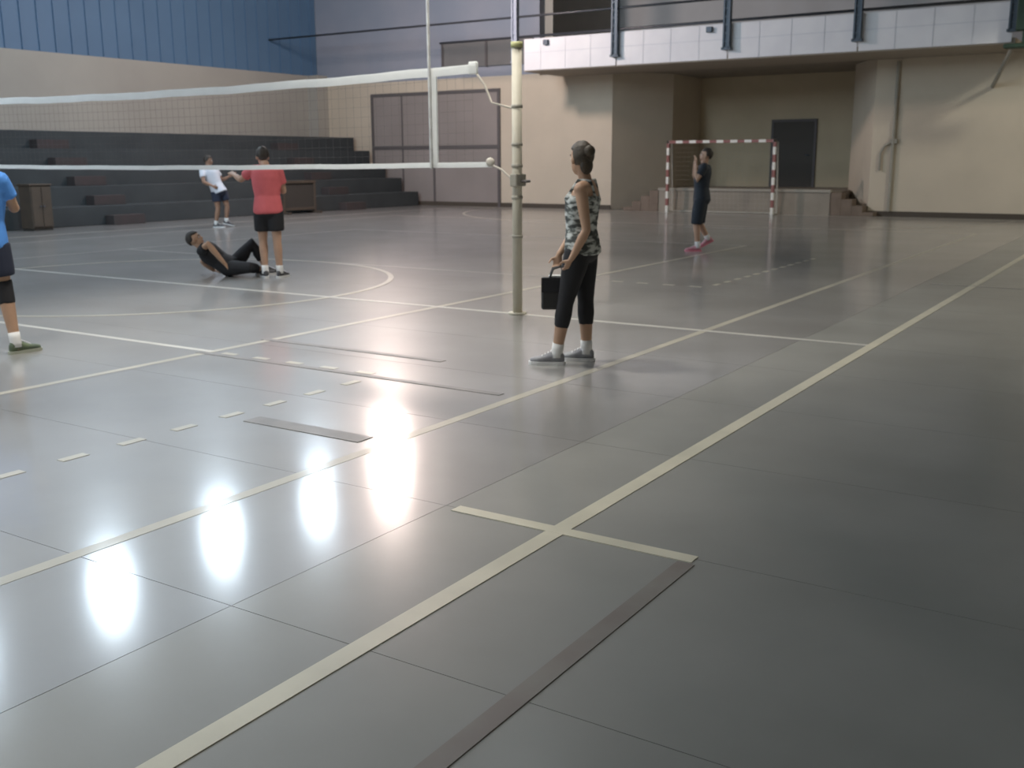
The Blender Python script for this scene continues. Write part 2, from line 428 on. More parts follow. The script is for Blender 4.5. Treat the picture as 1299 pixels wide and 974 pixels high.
# ---------------------------------------------------------------- bleachers
bl = empty('bleachers', (-24, 15, 0)); tag(bl, 'long dark stepped bleachers along the wall with the beige band', 'bleachers')
BY0, BY1 = 1.0, 28.15
fronts = [-21.95, -22.65, -23.35, -24.05, -24.75]
for k, x in enumerate(fronts):
    back = fronts[k + 1] if k < 4 else XL + .02
    pbox('step', (back, BY0, 0), (x, BY1, .455 * (k + 1)), M_bleach, bl, .012)
for y in (8.0, 16.3, 24.6):
    for k, x in enumerate(fronts):
        back = fronts[k + 1] if k < 4 else x - .7
        pbox('aisle_step', (x, y - .45, .455 * k), (x + .33, y + .45, .455 * k + .23), M_aisle, bl, .008)

def wood_frame(name, loc, w, h, label):
    t = empty(name, loc, math.radians(90)); tag(t, label, 'stand')
    for s in (-1, 1):
        box('post', (s * w / 2 - .04, -.04, 0), (s * w / 2 + .04, .04, h), M_wood, t, .006)
        box('foot', (s * w / 2 - .05, -.25, 0), (s * w / 2 + .05, .25, .06), M_wood, t, .006)
    box('top_rail', (-w / 2 - .04, -.05, h), (w / 2 + .04, .05, h + .08), M_wood, t, .006)
    box('bottom_rail', (-w / 2 + .04, -.03, .10), (w / 2 - .04, .03, .18), M_wood, t, .006)
    box('board', (-w / 2 + .04, -.015, .18), (w / 2 - .04, .015, h), M_board, t)
    return t
wood_frame('board_stand', (-21.5, 22.0, 0), 1.25, .86, 'brown wooden stand holding a dark board before the bleachers')
cb = empty('wooden_cabinet', (-21.45, 13.75, 0)); tag(cb, 'low brown wooden cabinet by the bleachers beside the player in blue', 'cabinet')
box('body', (-.22, -.25, .05), (.22, .25, .98), M_wood, cb, .01)
box('top', (-.24, -.27, .98), (.24, .27, 1.02), M_wood, cb, .008)
box('plinth', (-.2, -.23, 0), (.2, .23, .05), M_board, cb)
for s in (-1, 1):
    d = box('door', (.22, s * .12 - .11, .09), (.238, s * .12 + .11, .95), M_wood, cb, .004)
    box('knob', (.238, s * .04 - .012, .52), (.262, s * .04 + .012, .55), M_steel, d, .004)

# ---------------------------------------------------------------- goal
gl = empty('goal', (CX, 27.48, 0)); tag(gl, 'small goal with red and white striped posts in front of stage', 'goal')
MG_v = stripe_mat('goal_stripes_upright', 2, .40, (0.78, 0.76, 0.70), (0.27, 0.10, 0.085), .0)
MG_h = stripe_mat('goal_stripes_crossbar', 0, .40, (0.78, 0.76, 0.70), (0.27, 0.10, 0.085), .1)
M_gnet = mat('goal_net_cord', (0.45, 0.43, 0.38), 0.9)
for s in (-1, 1):
    box('post', (s * 1.54 - .04, -.04, 0), (s * 1.54 + .04, .04, 2.0), MG_v, gl, .006)
    bm = bmesh.new(); tube(bm, [(s * 1.54, .04, 1.96), (s * 1.54, .25, 1.93), (s * 1.54, .40, 0.03), (s * 1.54, .04, .03)], .02, 8)
    obj('side_frame', bm, M_gnet, gl, True)
box('crossbar', (-1.58, -.04, 1.92), (1.58, .04, 2.0), MG_h, gl, .006)
bm = bmesh.new(); tube(bm, [(-1.54, .4, .03), (1.54, .4, .03)], .02, 8); obj('ground_bar', bm, M_gnet, gl, True)
bm = bmesh.new()
for k in range(26):
    x = -1.54 + 3.08 * k / 25
    tube(bm, [(x, .25, 1.93), (x, .40, .03)], .002, 3, False)
for k in range(16):
    z = .03 + 1.9 * k / 15; yb = .4 - .15 * k / 15
    tube(bm, [(-1.54, .0, z), (-1.54, yb, z), (1.54, yb, z), (1.54, .0, z)], .002, 3, False)
gn = obj('goal_net', bm, M_gnet, gl); gn['kind'] = 'stuff'

# ---------------------------------------------------------------- volleyball net and posts
NX0, NX1 = -15.75, -5.95
nt_ = empty('volleyball_net', (CX, CY, 0)); tag(nt_, 'volleyball net with white tapes and antenna stretched across the court', 'net')
def ntop(x):                                                            # tape sags towards mid-net
    t = (x - NX0) / (NX1 - NX0); return 2.375 - .075 * 4 * t * (1 - t)
def nbot(x):
    t = (x - NX0) / (NX1 - NX0); return 1.445 - .03 * 4 * t * (1 - t)
def band(name, f, x0, x1, hh, th, m, wob=0.0, n=40):
    bm = bmesh.new(); rows = []
    for i in range(n + 1):
        x = x0 + (x1 - x0) * i / n; z = f(x) + wob * math.sin(i * 2.1) * .6 + wob * math.sin(i * .9)
        rows.append([bm.verts.new((x - CX, y, z + dz)) for y, dz in ((-th, -hh), (th, -hh), (th, hh), (-th, hh))])
    for a, b in zip(rows[:-1], rows[1:]):
        for k in range(4): bm.faces.new((a[k], a[(k + 1) % 4], b[(k + 1) % 4], b[k]))
    bm.faces.new(rows[0]); bm.faces.new(rows[-1][::-1])
    return obj(name, bm, m, nt_)
band('top_tape', lambda x: ntop(x) - .02, NX0, NX1, .042, .009, M_tape, .004)
band('bottom_tape', nbot, NX0 - .1, NX1 + .22, .026, .007, M_tape, .002)
for x in (-6.43, -15.43):
    box('side_tape', (x - CX - .045, -.012, nbot(x)), (x - CX + .045, .012, ntop(x) - .05), M_tape, nt_)
    bm = bmesh.new(); tube(bm, [(x - CX - .02, -.025, nbot(x) - .02), (x - CX - .03, -.025, nbot(x) + 1.8)], .016, 8)
    obj('antenna', bm, stripe_mat('antenna_stripes', 2, .2, (0.62, 0.63, 0.62), (0.55, 0.55, 0.55)), nt_, True)
bm = bmesh.new()
n = 96
for i in range(n + 1):
    x = NX0 + (NX1 - NX0) * i / n
    tube(bm, [(x - CX, 0, nbot(x)), (x - CX, 0, ntop(x))], .001, 3, False)
for k in range(1, 9):
    tube(bm, [(NX0 + (NX1 - NX0) * i / 24 - CX, 0, nbot(NX0 + (NX1 - NX0) * i / 24) * (1 - k / 9) + ntop(NX0 + (NX1 - NX0) * i / 24) * k / 9) for i in range(25)], .001, 3, False)
nm = obj('net_mesh', bm, M_cord, nt_); nm['kind'] = 'stuff'
PX = -5.44
for sx, ex, px in ((1, NX1, PX), (-1, NX0, -16.42)):
    bm = bmesh.new(); tube(bm, [(ex - CX, 0, 2.36), (ex - CX + .14 * sx, 0, 2.2), (ex - CX + .22 * sx, 0, 2.03), (px - CX - .05 * sx, 0, 1.97)], .011, 6)
    obj('rope', bm, M_rope, nt_, True)
    bm = bmesh.new(); tube(bm, [(ex - CX + .2 * sx, 0, 1.45), (ex - CX + .33 * sx, 0, 1.40), (px - CX - .05 * sx, 0, 1.30)], .010, 6)
    obj('rope', bm, M_rope, nt_, True)
    bm = bmesh.new(); ball(bm, (ex - CX + .2 * sx, 0, 1.47), V((.05, 0, 0)), V((0, .03, 0)), V((0, 0, .045)), 10, 6)
    obj('knot', bm, M_rope, nt_, True)
    bm = bmesh.new(); bbox(bm, (ex - CX - .04, -.02, 2.30), (ex - CX + .06, .02, 2.42), .01)
    obj('tape_end', bm, M_tape, nt_)
def net_post(x, label, s):
    t = empty('net_post', (x, CY, 0)); tag(t, label, 'post', 'posts holding up the volleyball net')
    bm = bmesh.new(); tube(bm, [(0, 0, 0), (0, 0, 2.52)], .048, 16, False); obj('pole', bm, M_pole, t, True)
    bm = bmesh.new(); tube(bm, [(0, 0, 2.52), (0, 0, 2.57)], [.058, .055], 16, False); obj('cap', bm, M_yellow, t, True)
    bm = bmesh.new(); tube(bm, [(0, 0, 0), (0, 0, .02)], .09, 20, False); obj('floor_plate', bm, M_pole, t, True)
    for z in (.75, 1.12, 1.42, 1.62, 1.97):
        bm = bmesh.new(); tube(bm, [(0, 0, z), (0, 0, z + .03)], .055, 16, False); obj('collar', bm, M_pipe, t, True)
    bm = bmesh.new(); bbox(bm, (-.03, -.09, 1.24), (.05, .09, 1.36), .01); w = obj('winch', bm, M_pipe, t)
    bm = bmesh.new(); tube(bm, [(.05 * s, 0, 1.29), (.14 * s, 0, 1.29), (.15 * s, -.08, 1.29)], .013, 8); obj('crank', bm, M_frame, w, True)
net_post(PX, 'cream volleyball post with yellow cap behind the woman in tank top', 1)
net_post(-16.42, 'cream volleyball post at net end away from the woman', -1)

# ---------------------------------------------------------------- hanging lamps (their mirror images lie on the floor)
def lamp(x, y, z, pink, label, group, col=(.70, .86, 1.0), beam=None, blend=.03, watts=LAMP_W):
    t = empty('hanging_lamp', (x, y, z)); tag(t, label, 'lamp', group)
    bm = bmesh.new()
    prof = [(.06, .42), (.10, .36), (.14, .28), (.30, .10), (.38, .0), (.36, .0), (.28, .10), (.12, .26)]
    loft(bm, [(V((0, 0, zz)), V((r, 0, 0)), V((0, r, 0))) for r, zz in prof], 24)
    obj('shade', bm, M_shade, t, True)
    bm = bmesh.new(); tube(bm, [(0, 0, .40), (0, 0, .62)], .10, 16, False); obj('ballast_housing', bm, M_shade, t, True)
    bm = bmesh.new(); tube(bm, [(0, 0, .62), (0, 0, ZR - z)], .012, 8, False); obj('hanging_rod', bm, M_rail, t)
    bm = bmesh.new(); loft(bm, [(V((0, 0, .02)), V((.02, 0, 0)), V((0, .02, 0))), (V((0, 0, .03)), V((.2, 0, 0)), V((0, .2, 0))), (V((0, 0, .10)), V((.26, 0, 0)), V((0, .26, 0)))], 24)
    obj('lens', bm, M_bulb_pink if pink else M_bulb, t, True)
    L = bpy.data.lights.new('lamp_light', 'SPOT' if beam else 'POINT'); L.energy = watts
    if beam: L.spot_size = math.radians(beam); L.spot_blend = blend
    L.shadow_soft_size = .36
    L.color = (1.0, .80, .72) if pink else col
    lo = bpy.data.objects.new('lamp_light', L); C.objects.link(lo); lo.parent = t; lo.location = (0, 0, -.38)
for x, y in ((-16.1, -10.0), (-16.1, -7.0), (-16.2, -4.0), (-16.3, -0.9), (-16.3, 2.3), (-16.5, 5.5), (-16.6, 8.5), (-16.86, 11.6), (-17.3, 14.8), (-17.36, 17.95)):
    lamp(x, y, 7.0, False, 'cool white bell lamp hanging in a row over the court', 'lamps hanging in a row')
lamp(-17.7, 21.2, 7.0, True, 'pinkish bell lamp hanging last in the row before the back wall', 'lamps hanging in a row', watts=LAMP_W * 3.6)

# ---------------------------------------------------------------- people
RZ = math.atan2(0.54219358, 0.84024245)      # people are posed facing along their own axes: x to the photo's right, y away
def lerp(a, b, t): return a + (b - a) * t
M_eye = mat('eye_white', (0.75, 0.73, 0.7), 0.3); M_iris = mat('iris', (0.03, 0.02, 0.015), 0.3)
M_lip = mat('lips', (0.32, 0.13, 0.11), 0.5)
SKIN = {k: mat('skin_' + k, c, 0.55, tuple(v * .92 for v in c), 9) for k, c in dict(tan=(0.47, 0.29, 0.19), light=(0.50, 0.31, 0.215), brown=(0.33, 0.19, 0.125)).items()}
HAIR = mat('dark_hair', (0.022, 0.016, 0.012), 0.6, (0.035, 0.026, 0.018), 25, bump=.6, bscale=60)
HAIR2 = mat('brown_hair', (0.04, 0.03, 0.02), 0.6, (0.075, 0.055, 0.035), 25, bump=.6, bscale=60)

def perp(v, ref):
    v = v - ref * v.dot(ref)
    return v.normalized()

def hand(bm, wrist, d, n, side, curl=0.5, s=1.0):
    """d: wrist to knuckles, n: palm normal (fingers curl towards it), side: towards the thumb"""
    d = d.normalized(); n = perp(n, d); w = d.cross(n)
    if w.dot(side) < 0: w = -w
    loft(bm, [(wrist - d * .02, w * .024 * s, n * .019 * s), (wrist + d * .012, w * .028 * s, n * .018 * s), (wrist + d * .045 * s, w * .040 * s, n * .017 * s), (wrist + d * .085 * s, w * .042 * s, n * .014 * s), (wrist + d * .094 * s, w * .036 * s, n * .009 * s)], 14)
    for k, (off, ln) in enumerate(((.031, .070), (.0105, .080), (-.0105, .074), (-.031, .058))):
        p = wrist + d * .082 * s + w * off * s; a = 0.15; pts = [p]; dirn = d + w * off * 1.2
        for seg, f in enumerate((.45, .31, .24)):
            a += curl * (.75 if seg == 0 else .95)
            q = (dirn.normalized() * math.cos(a) + n * math.sin(a))
            p = p + q * ln * f * s; pts.append(p)
        tube(bm, pts, [.0095 * s, .009 * s, .0082 * s, .007 * s], 8)
    p = wrist + d * .028 * s + w * .030 * s
    q1 = (w * .75 + d * .55 + n * .35).normalized(); q2 = (w * .25 + d * .8 + n * (.3 + curl * .6)).normalized()
    tube(bm, [p - w * .012, p + q1 * .034 * s, p + q1 * .034 * s + q2 * .030 * s, p + q1 * .034 * s + q2 * .052 * s], [.013 * s, .0115 * s, .010 * s, .008 * s], 8)

def shoe(parent, ankle, fwd, up, mats, ln=.27):
    """trainer: upper with sole, laces and heel tab as its sub-parts"""
    fwd = fwd.normalized(); up = perp(up, fwd); sd = fwd.cross(up)
    heel = ankle - up * .085 - fwd * .062
    bm = bmesh.new()
    prof = [(.005, .020, .050), (.03, .033, .085), (.07, .036, .092), (.11, .036, .070), (.15, .040, .050), (.19, .043, .040), (.23, .038, .032), (.262, .022, .022)]
    loft(bm, [(heel + fwd * t * ln / .27 + up * (.018 + h / 2), sd * w, up * (h / 2 + .006)) for t, w, h in prof], 16)
    tube(bm, [ankle - up * .045, ankle + up * .012], [.044, .042], 14, False)
    u = rmobj('shoe', bm, mats[0], parent, .008, 3)
    bm = bmesh.new()
    rows = []
    for t, w in ((-.004, .018), (.012, .032), (.05, .038), (.11, .037), (.17, .044), (.21, .045), (.25, .034), (.272, .014)):
        c = heel + fwd * t * ln / .27
        rows.append([bm.verts.new(c + sd * a * w + up * z) for a, z in ((-1, 0), (1, 0), (1.04, .024), (-1.04, .024))])
    for a, b in zip(rows[:-1], rows[1:]):
        for k in range(4): bm.faces.new((a[k], a[(k + 1) % 4], b[(k + 1) % 4], b[k]))
    bm.faces.new(rows[0]); bm.faces.new(rows[-1][::-1])
    obj('sole', bm, mats[1], u)
    bm = bmesh.new()
    for k in range(4):
        c = heel + fwd * (.105 + .022 * k) * ln / .27 + up * (.100 - .012 * k)
        tube(bm, [c - sd * .022, c + up * .006, c + sd * .022], .004, 6)
    obj('laces', bm, mats[2], u, True)

def person(label, group, loc, J, skin, hair, top, bottom, shoes, sock, female=False, top_kind='tee', top_len=-.12, leg_len=.62, hs=1.0, hair_kind='short', kneepad=False, voxel=.0075, sleeve=.6, hem_drop=.0):
    root = empty('person', loc, RZ); tag(root, label, 'person', group)
    J = {k: (V(v) if isinstance(v, (tuple, list)) else v) for k, v in J.items()}
    hc = (J['hipL'] + J['hipR']) / 2; sc = (J['shL'] + J['shR']) / 2; neck = J['neck']
    up = (neck - hc); T = up.length; up.normalize()
    rh = perp(J['hipR'] - J['hipL'], up); rs = perp(J['shR'] - J['shL'], up)
    fw = lambda r: up.cross(r).normalized()
    hw = .165 if not female else .17; ww = .138 if not female else .122; cw = .165 if not female else .145
    prof = [(-.17, .07, .07, 0), (-.10, hw * .92, .105, -.005), (.0, hw, .118, -.012), (.12, hw * .96, .112, -.005), (.34, ww, .098, .01), (.55, (ww + cw) / 2 + .006, .108, .012), (.74, cw, .115, .008), (.88, cw * .93, .095, -.004), (.96, cw * .60, .07, -.01), (1.0, .062, .058, -.01)]
    def torso(bm, t0, t1, g, wmul=1.0):
        pr = [p for p in prof if t0 <= p[0] <= t1]
        def at(t):
            for a, b in zip(prof[:-1], prof[1:]):
                if a[0] <= t <= b[0]:
                    f = (t - a[0]) / (b[0] - a[0]); return tuple(lerp(a[k], b[k], f) for k in range(4))
        if pr[0][0] > t0: pr = [at(t0)] + pr
        if pr[-1][0] < t1: pr = pr + [at(t1)]
        rings = []
        for t, w, d, o in pr:
            r = rh.lerp(rs, max(0, min(1, t))).normalized(); f = fw(r)
            rings.append((hc + up * T * t + f * o, r * (w + g) * wmul, f * (d + g)))
        loft(bm, rings, 24)
    # ---- body, one continuous skin
    bm = bmesh.new()
    torso(bm, -.17, 1.0, 0)
    tube(bm, [J['shL'], sc - up * .0 + fw(rs) * -.01, J['shR']], [.052, .07, .052], 14)
    head = J['head']; fd = J['face'].normalized(); hu = perp(J.get('headup', V((0, 0, 1))), fd); hr = fd.cross(hu)
    def H(x, y, z): return head + (hr * x + fd * y + hu * z) * hs
    tube(bm, [neck - up * .05, neck + up * .02, lerp(neck, H(0, -.01, -.03), .7), H(0, -.01, -.02)], [.062, .055 if not female else .048, .052 if not female else .045, .055], 14)
    ball(bm, H(0, -.012, .022), hr * .076 * hs, fd * .094 * hs, hu * .094 * hs, 20, 14)
    ball(bm, H(0, .028, -.045), hr * .056 * hs, fd * .060 * hs, hu * .076 * hs, 18, 12)
    tube(bm, [H(0, .082, .008), H(0, .098, -.02), H(0, .086, -.032)], [.009, .014, .012], 8)
    tube(bm, [H(-.035, .075, .025), H(0, .084, .027), H(.035, .075, .025)], [.009, .010, .009], 8)
    tube(bm, [H(-.018, .080, -.066), H(0, .087, -.067), H(.018, .080, -.066)], .008, 8)
    for s in (-1, 1): ball(bm, H(s * .079, -.008, -.012), hr * .010, fd * .020, hu * .032, 10, 8)
    for s in 'LR':
        sh, el, wr = J['sh' + s], J['el' + s], J['wr' + s]; k = .86 if female else 1.0
        tube(bm, [sh, lerp(sh, el, .25), lerp(sh, el, .6), el, lerp(el, wr, .28), lerp(el, wr, .7), wr], [.054 * k, .052 * k, .046 * k, .038 * k, .042 * k, .033 * k, .026 * k], 14)
        hd = J.get('hand' + s, wr - el); pn = J.get('palm' + s, V((0, 0, -1)))
        hand(bm, wr, hd, pn, J.get('thumb' + s, fd), J.get('curl' + s, .5), .95 if not female else .86)
        hp, kn, an = J['hip' + s], J['kn' + s], J['an' + s]
        tube(bm, [hp, lerp(hp, kn, .3), lerp(hp, kn, .7), kn, lerp(kn, an, .25), lerp(kn, an, .6), an, an + (an - kn).normalized() * .03], [.092, .084, .064, .053, .057, .046, .036, .036], 16)
        f = J['toe' + s].normalized()
        tube(bm, [an, an + f * .06 - J.get('fup' + s, V((0, 0, 1))) * .045, an + f * .13 - J.get('fup' + s, V((0, 0, 1))) * .058], [.034, .030, .022], 10)
    body = rmobj('body', bm, skin, root, voxel, 3)
    for s in (-1, 1):
        bm = bmesh.new(); ball(bm, H(s * .031, .071, .006), hr * .012, fd * .012, hu * .0085, 10, 8); e = obj('eye', bm, M_eye, root, True)
        bm = bmesh.new(); ball(bm, H(s * .031, .080, .006), hr * .0055, fd * .004, hu * .0055, 8, 6); obj('iris', bm, M_iris, e, True)
        bm = bmesh.new(); tube(bm, [H(s * .048, .070, .030), H(s * .031, .083, .036), H(s * .014, .086, .032)], .0045, 6); obj('eyebrow', bm, hair, root, True)
    bm = bmesh.new(); tube(bm, [H(-.02, .084, -.064), H(0, .093, -.064), H(.02, .084, -.064)], [.004, .0065, .004], 8); obj('mouth', bm, M_lip, root, True)
    # ---- hair: a cap that dips into the skull where the face is
    bm = bmesh.new()
    ball(bm, V((0, 0, 0)), V((.086, 0, 0)), V((0, .104, 0)), V((0, 0, .106)), 28, 20)
    for v in bm.verts:
        c = v.co; y, z = c.y / .104, c.z / .106
        lim = -.15 if hair_kind == 'short' else -.45
        inside = (y > .18 and z < .42) or (z < lim - .25 and y > -.5) or (z < lim - .55)
        if y > .05 and z < .0: inside = True
        if inside: v.co = c * .72
        else: v.co = c * (1 + .03 * math.sin(c.x * 90 + c.z * 50) * math.cos(c.y * 70))
    for v in bm.verts: v.co = H(v.co.x, v.co.y - .016, v.co.z + .028)
    ho = obj('hair', bm, hair, root, True)
    if hair_kind == 'bun':
        bm = bmesh.new(); ball(bm, H(0, -.115, .05), hr * .042, fd * .038, hu * .042, 14, 10)
        obj('hair_bun', bm, hair, ho, True)
        bm = bmesh.new(); ball(bm, H(0, -.072, -.05), hr * .052, fd * .035, hu * .065, 14, 10)
        obj('hair_nape', bm, hair, ho, True)
    # ---- shirt
    bm = bmesh.new()
    if top_kind == 'tank':
        torso(bm, top_len, .80, .014)
        for s, sh in ((-1, J['shL']), (1, J['shR'])):
            f = fw(rs); base = lerp(neck, sh, .52)
            tube(bm, [hc + up * T * .74 + rs * s * .085 + f * .115, base + up * .035 + f * .03, base + up * .035 - f * .05, hc + up * T * .76 + rs * s * .06 - f * .095], .017, 10)
    else:
        torso(bm, top_len, .985, .022 + (.004 if not female else 0))
        tube(bm, [J['shL'], sc, J['shR']], [.062, .08, .062], 14)
        for s in 'LR':
            sh, el = J['sh' + s], J['el' + s]
            tube(bm, [sh, lerp(sh, el, sleeve * .5), lerp(sh, el, sleeve)], [.064, .066, .068], 14, False)
    so = rmobj('shirt', bm, top, root, .011, 3)
    # ---- shorts or leggings
    bm = bmesh.new(); tight = leg_len > .62 and female
    g = .006 if tight else .02
    torso(bm, -.17, .10, g)
    for s in 'LR':
        hp, kn, an = J['hip' + s], J['kn' + s], J['an' + s]
        def pt(t): return lerp(hp, kn, t / .52) if t <= .52 else lerp(kn, an, (t - .52) / .48)
        rr = ((0, .10), (.15, .094), (.36, .074), (.52, .061), (.64, .064), (.8, .054)) if tight else ((0, .11), (.15, .108), (.3, .105), (.45, .098), (.60, .094)) if leg_len < .7 else ((0, .105), (.15, .1), (.3, .09), (.52, .075), (.7, .07), (.9, .06))
        L = [(t, r) for t, r in rr if t < leg_len - .03] + [(leg_len, rr[-1][1] if leg_len > rr[-1][0] else [r for t, r in rr if t >= leg_len - .03][0])]
        tube(bm, [pt(t) for t, r in L], [r for t, r in L], 16, False)
    rmobj('leggings' if tight else 'shorts' if leg_len < .7 else 'trousers', bm, bottom, root, .011, 3)
    for s in 'LR':
        kn, an = J['kn' + s], J['an' + s]
        if sock:
            bm = bmesh.new(); tube(bm, [lerp(an, kn, .20), lerp(an, kn, .08), an, an - J.get('fup' + s, V((0, 0, 1))) * .03], [.045, .044, .044, .046], 14, False)
            obj('sock', bm, sock, root, True)
        if kneepad:
            bm = bmesh.new(); hp = J['hip' + s]
            tube(bm, [lerp(kn, hp, .22), lerp(kn, hp, .05), lerp(kn, an, .12), lerp(kn, an, .26)], [.069, .068, .066, .062], 16, False)
            rmobj('knee_pad', bm, M_black, root, .011, 2)
        shoe(root, an, J['toe' + s], J.get('fup' + s, V((0, 0, 1))), shoes)
    return root

# fabrics
def camo(name):
    m = mat(name, (0.1, 0.1, 0.1), 0.8); nt = m.node_tree; b = nt.nodes['Principled BSDF']
    tc = nt.nodes.new('ShaderNodeTexCoord'); mp = nt.nodes.new('ShaderNodeMapping'); mp.inputs['Scale'].default_value = (1, 1, 2.2)
    n = nt.nodes.new('ShaderNodeTexNoise'); n.inputs['Scale'].default_value = 13; n.inputs['Detail'].default_value = 2
    nt.links.new(tc.outputs['Object'], mp.inputs[0]); nt.links.new(mp.outputs[0], n.inputs['Vector'])
    r = nt.nodes.new('ShaderNodeValToRGB'); r.color_ramp.interpolation = 'LINEAR'
    e = r.color_ramp.elements; e[0].position = .40; e[0].color = (.05, .055, .055, 1); e[1].position = .62; e[1].color = (.58, .60, .58, 1)
    x = e.new(.47); x.color = (.10, .11, .10, 1); x = e.new(.53); x.color = (.36, .38, .36, 1)
    nt.links.new(n.outputs['Fac'], r.inputs['Fac']); nt.links.new(r.outputs['Color'], b.inputs['Base Color'])
    return m
F_camo = camo('mottled_grey_fabric')
F_pink = mat('coral_jersey', (0.62, 0.13, 0.14), 0.8, (0.57, 0.115, 0.125), 8, bump=.2)
F_blue = mat('blue_jersey', (0.09, 0.30, 0.78), 0.8, (0.08, 0.27, 0.72), 8, bump=.2)
F_white = mat('white_jersey', (0.66, 0.68, 0.74), 0.8, (0.6, 0.62, 0.68), 8)
F_sock = mat('white_sock', (0.75, 0.75, 0.74), 0.9)
SH_grey = (mat('grey_trainer', (0.20, 0.20, 0.22), 0.6, (0.28, 0.29, 0.31), 20), mat('white_sole', (0.7, 0.7, 0.7), 0.5), mat('white_laces', (0.7, 0.7, 0.72), 0.7))
SH_dark = (mat('dark_trainer', (0.06, 0.06, 0.065), 0.6), mat('white_sole', (0.7, 0.7, 0.7)), mat('white_laces', (0.7, 0.7, 0.7)))
SH_green = (mat('dark_green_trainer', (0.08, 0.11, 0.075), 0.6, (0.14, 0.18, 0.10), 18), mat('pale_sole', (0.42, 0.44, 0.36), 0.5), mat('white_laces', (0.7, 0.7, 0.7)))
SH_pink = (mat('pink_trainer', (0.60, 0.20, 0.26), 0.6, (0.52, 0.30, 0.33), 20), mat('pink_sole', (0.70, 0.22, 0.28), 0.5), mat('white_laces', (0.7, 0.7, 0.7)))

U = lambda px, s, x0: (px - x0) / s
# woman with the bag: faces photo-left and a little away
person('woman in mottled grey tank top and black capri leggings holding a black bag', None, (-3.78, 6.60, 0), dict(
    hipL=(.075, -.075, .84), hipR=(.135, .085, .84), shL=(.085, -.155, 1.285), shR=(.175, .15, 1.29), neck=(.125, .0, 1.335), head=(.095, .005, 1.495), face=(-.5, .87, -.05),
    elL=(.125, -.20, 1.00), wrL=(.025, -.155, .795), handL=(-.25, .10, -.7), palmL=(-.25, 1, 0), thumbL=(-1, 0, .2), curlL=.55,
    elR=(.10, .22, 1.02), wrR=(-.055, .10, .80), handR=(-.15, -.1, -.8), palmR=(-.2, -1, 0), thumbR=(-1, 0, .2), curlR=.6,
    knL=(-.015, -.075, .46), knR=(.145, .08, .46), anL=(-.075, -.06, .085), anR=(.155, .075, .085), toeL=(-1, .12, 0), toeR=(-1, .22, 0)),
    SKIN['tan'], HAIR2, F_camo, M_black, SH_grey, F_sock, female=True, top_kind='tank', top_len=-.05, leg_len=.75, hair_kind='bun', hs=.97, voxel=.007)
# man in the coral shirt: back to the photo, left arm out
person('man in coral pink shirt and black shorts seen from behind reaching out', None, (-9.97, 9.59, 0), dict(
    hipL=(-.055, .0, .86), hipR=(.115, .0, .86), shL=(-.145, .0, 1.38), shR=(.185, .01, 1.37), neck=(.02, .0, 1.43), head=(-.02, .05, 1.545), face=(-.35, 1, -.05),
    elL=(-.335, .13, 1.255), wrL=(-.46, .27, 1.32), palmL=(.3, .3, -1), thumbL=(0, 0, 1), curlL=.25,
    elR=(.215, .12, 1.10), wrR=(.12, .33, 1.14), palmR=(-1, 0, -.2), thumbR=(0, 0, 1), curlR=.5,
    knL=(-.065, .03, .47), knR=(.125, .0, .47), anL=(-.05, .0, .085), anR=(.14, .0, .085), toeL=(-.5, 1, 0), toeR=(.35, 1, 0)),
    SKIN['light'], HAIR, F_pink, M_black, SH_dark, F_sock, top_len=-.06, leg_len=.34, hs=.97)
# person lying back on the floor
person('person in black lying back on the floor at the feet of the coral shirt', None, (-10.59, 9.45, 0), dict(
    hipL=(.03, -.09, .115), hipR=(.04, .09, .115), shL=(-.29, -.17, .34), shR=(-.27, .17, .35), neck=(-.33, .0, .385), head=(-.41, .0, .48), face=(.8, .05, .42), headup=(-.4, 0, .9),
    elL=(-.17, -.27, .45), wrL=(.01, -.20, .19), handL=(.4, .2, -.5), palmL=(0, .5, -1), thumbL=(1, 0, 0), curlL=.3,
    elR=(-.42, .30, .16), wrR=(-.30, .38, .035), handR=(1, .2, 0), palmR=(0, 0, -1), thumbR=(0, -1, 0), curlR=.1,
    knL=(.33, -.20, .13), knR=(.30, .16, .42), anL=(.40, .10, .085), anR=(.46, .22, .085), toeL=(1, .5, 0), toeR=(1, .3, 0)),
    SKIN['tan'], HAIR, M_black, M_black, SH_dark, None, top_len=-.06, leg_len=.84, hs=.97)
# player in white running beyond the net
person('player in white shirt and navy shorts running near the bleachers', None, (-18.73, 16.57, 0), dict(
    hipL=(-.04, -.07, .80), hipR=(.08, .07, .80), shL=(-.30, -.16, 1.29), shR=(-.08, .17, 1.30), neck=(-.19, .0, 1.35), head=(-.19, .02, 1.50), face=(.9, .3, -.1),
    elL=(-.24, -.28, 1.03), wrL=(-.06, -.22, .94), palmL=(0, 1, 0), thumbL=(0, 0, 1), curlL=.7,
    elR=(.02, .30, 1.06), wrR=(.20, .22, 1.14), palmR=(0, -1, 0), thumbR=(0, 0, 1), curlR=.7,
    knL=(-.01, -.08, .42), knR=(.16, .08, .46), anL=(-.08, -.08, .085), anR=(.12, .08, .14), toeL=(1, .1, 0), toeR=(1, .1, -.25)),
    SKIN['brown'], HAIR, F_white, M_navy, SH_dark, F_sock, top_len=-.04, leg_len=.30, hs=.97, voxel=.009)
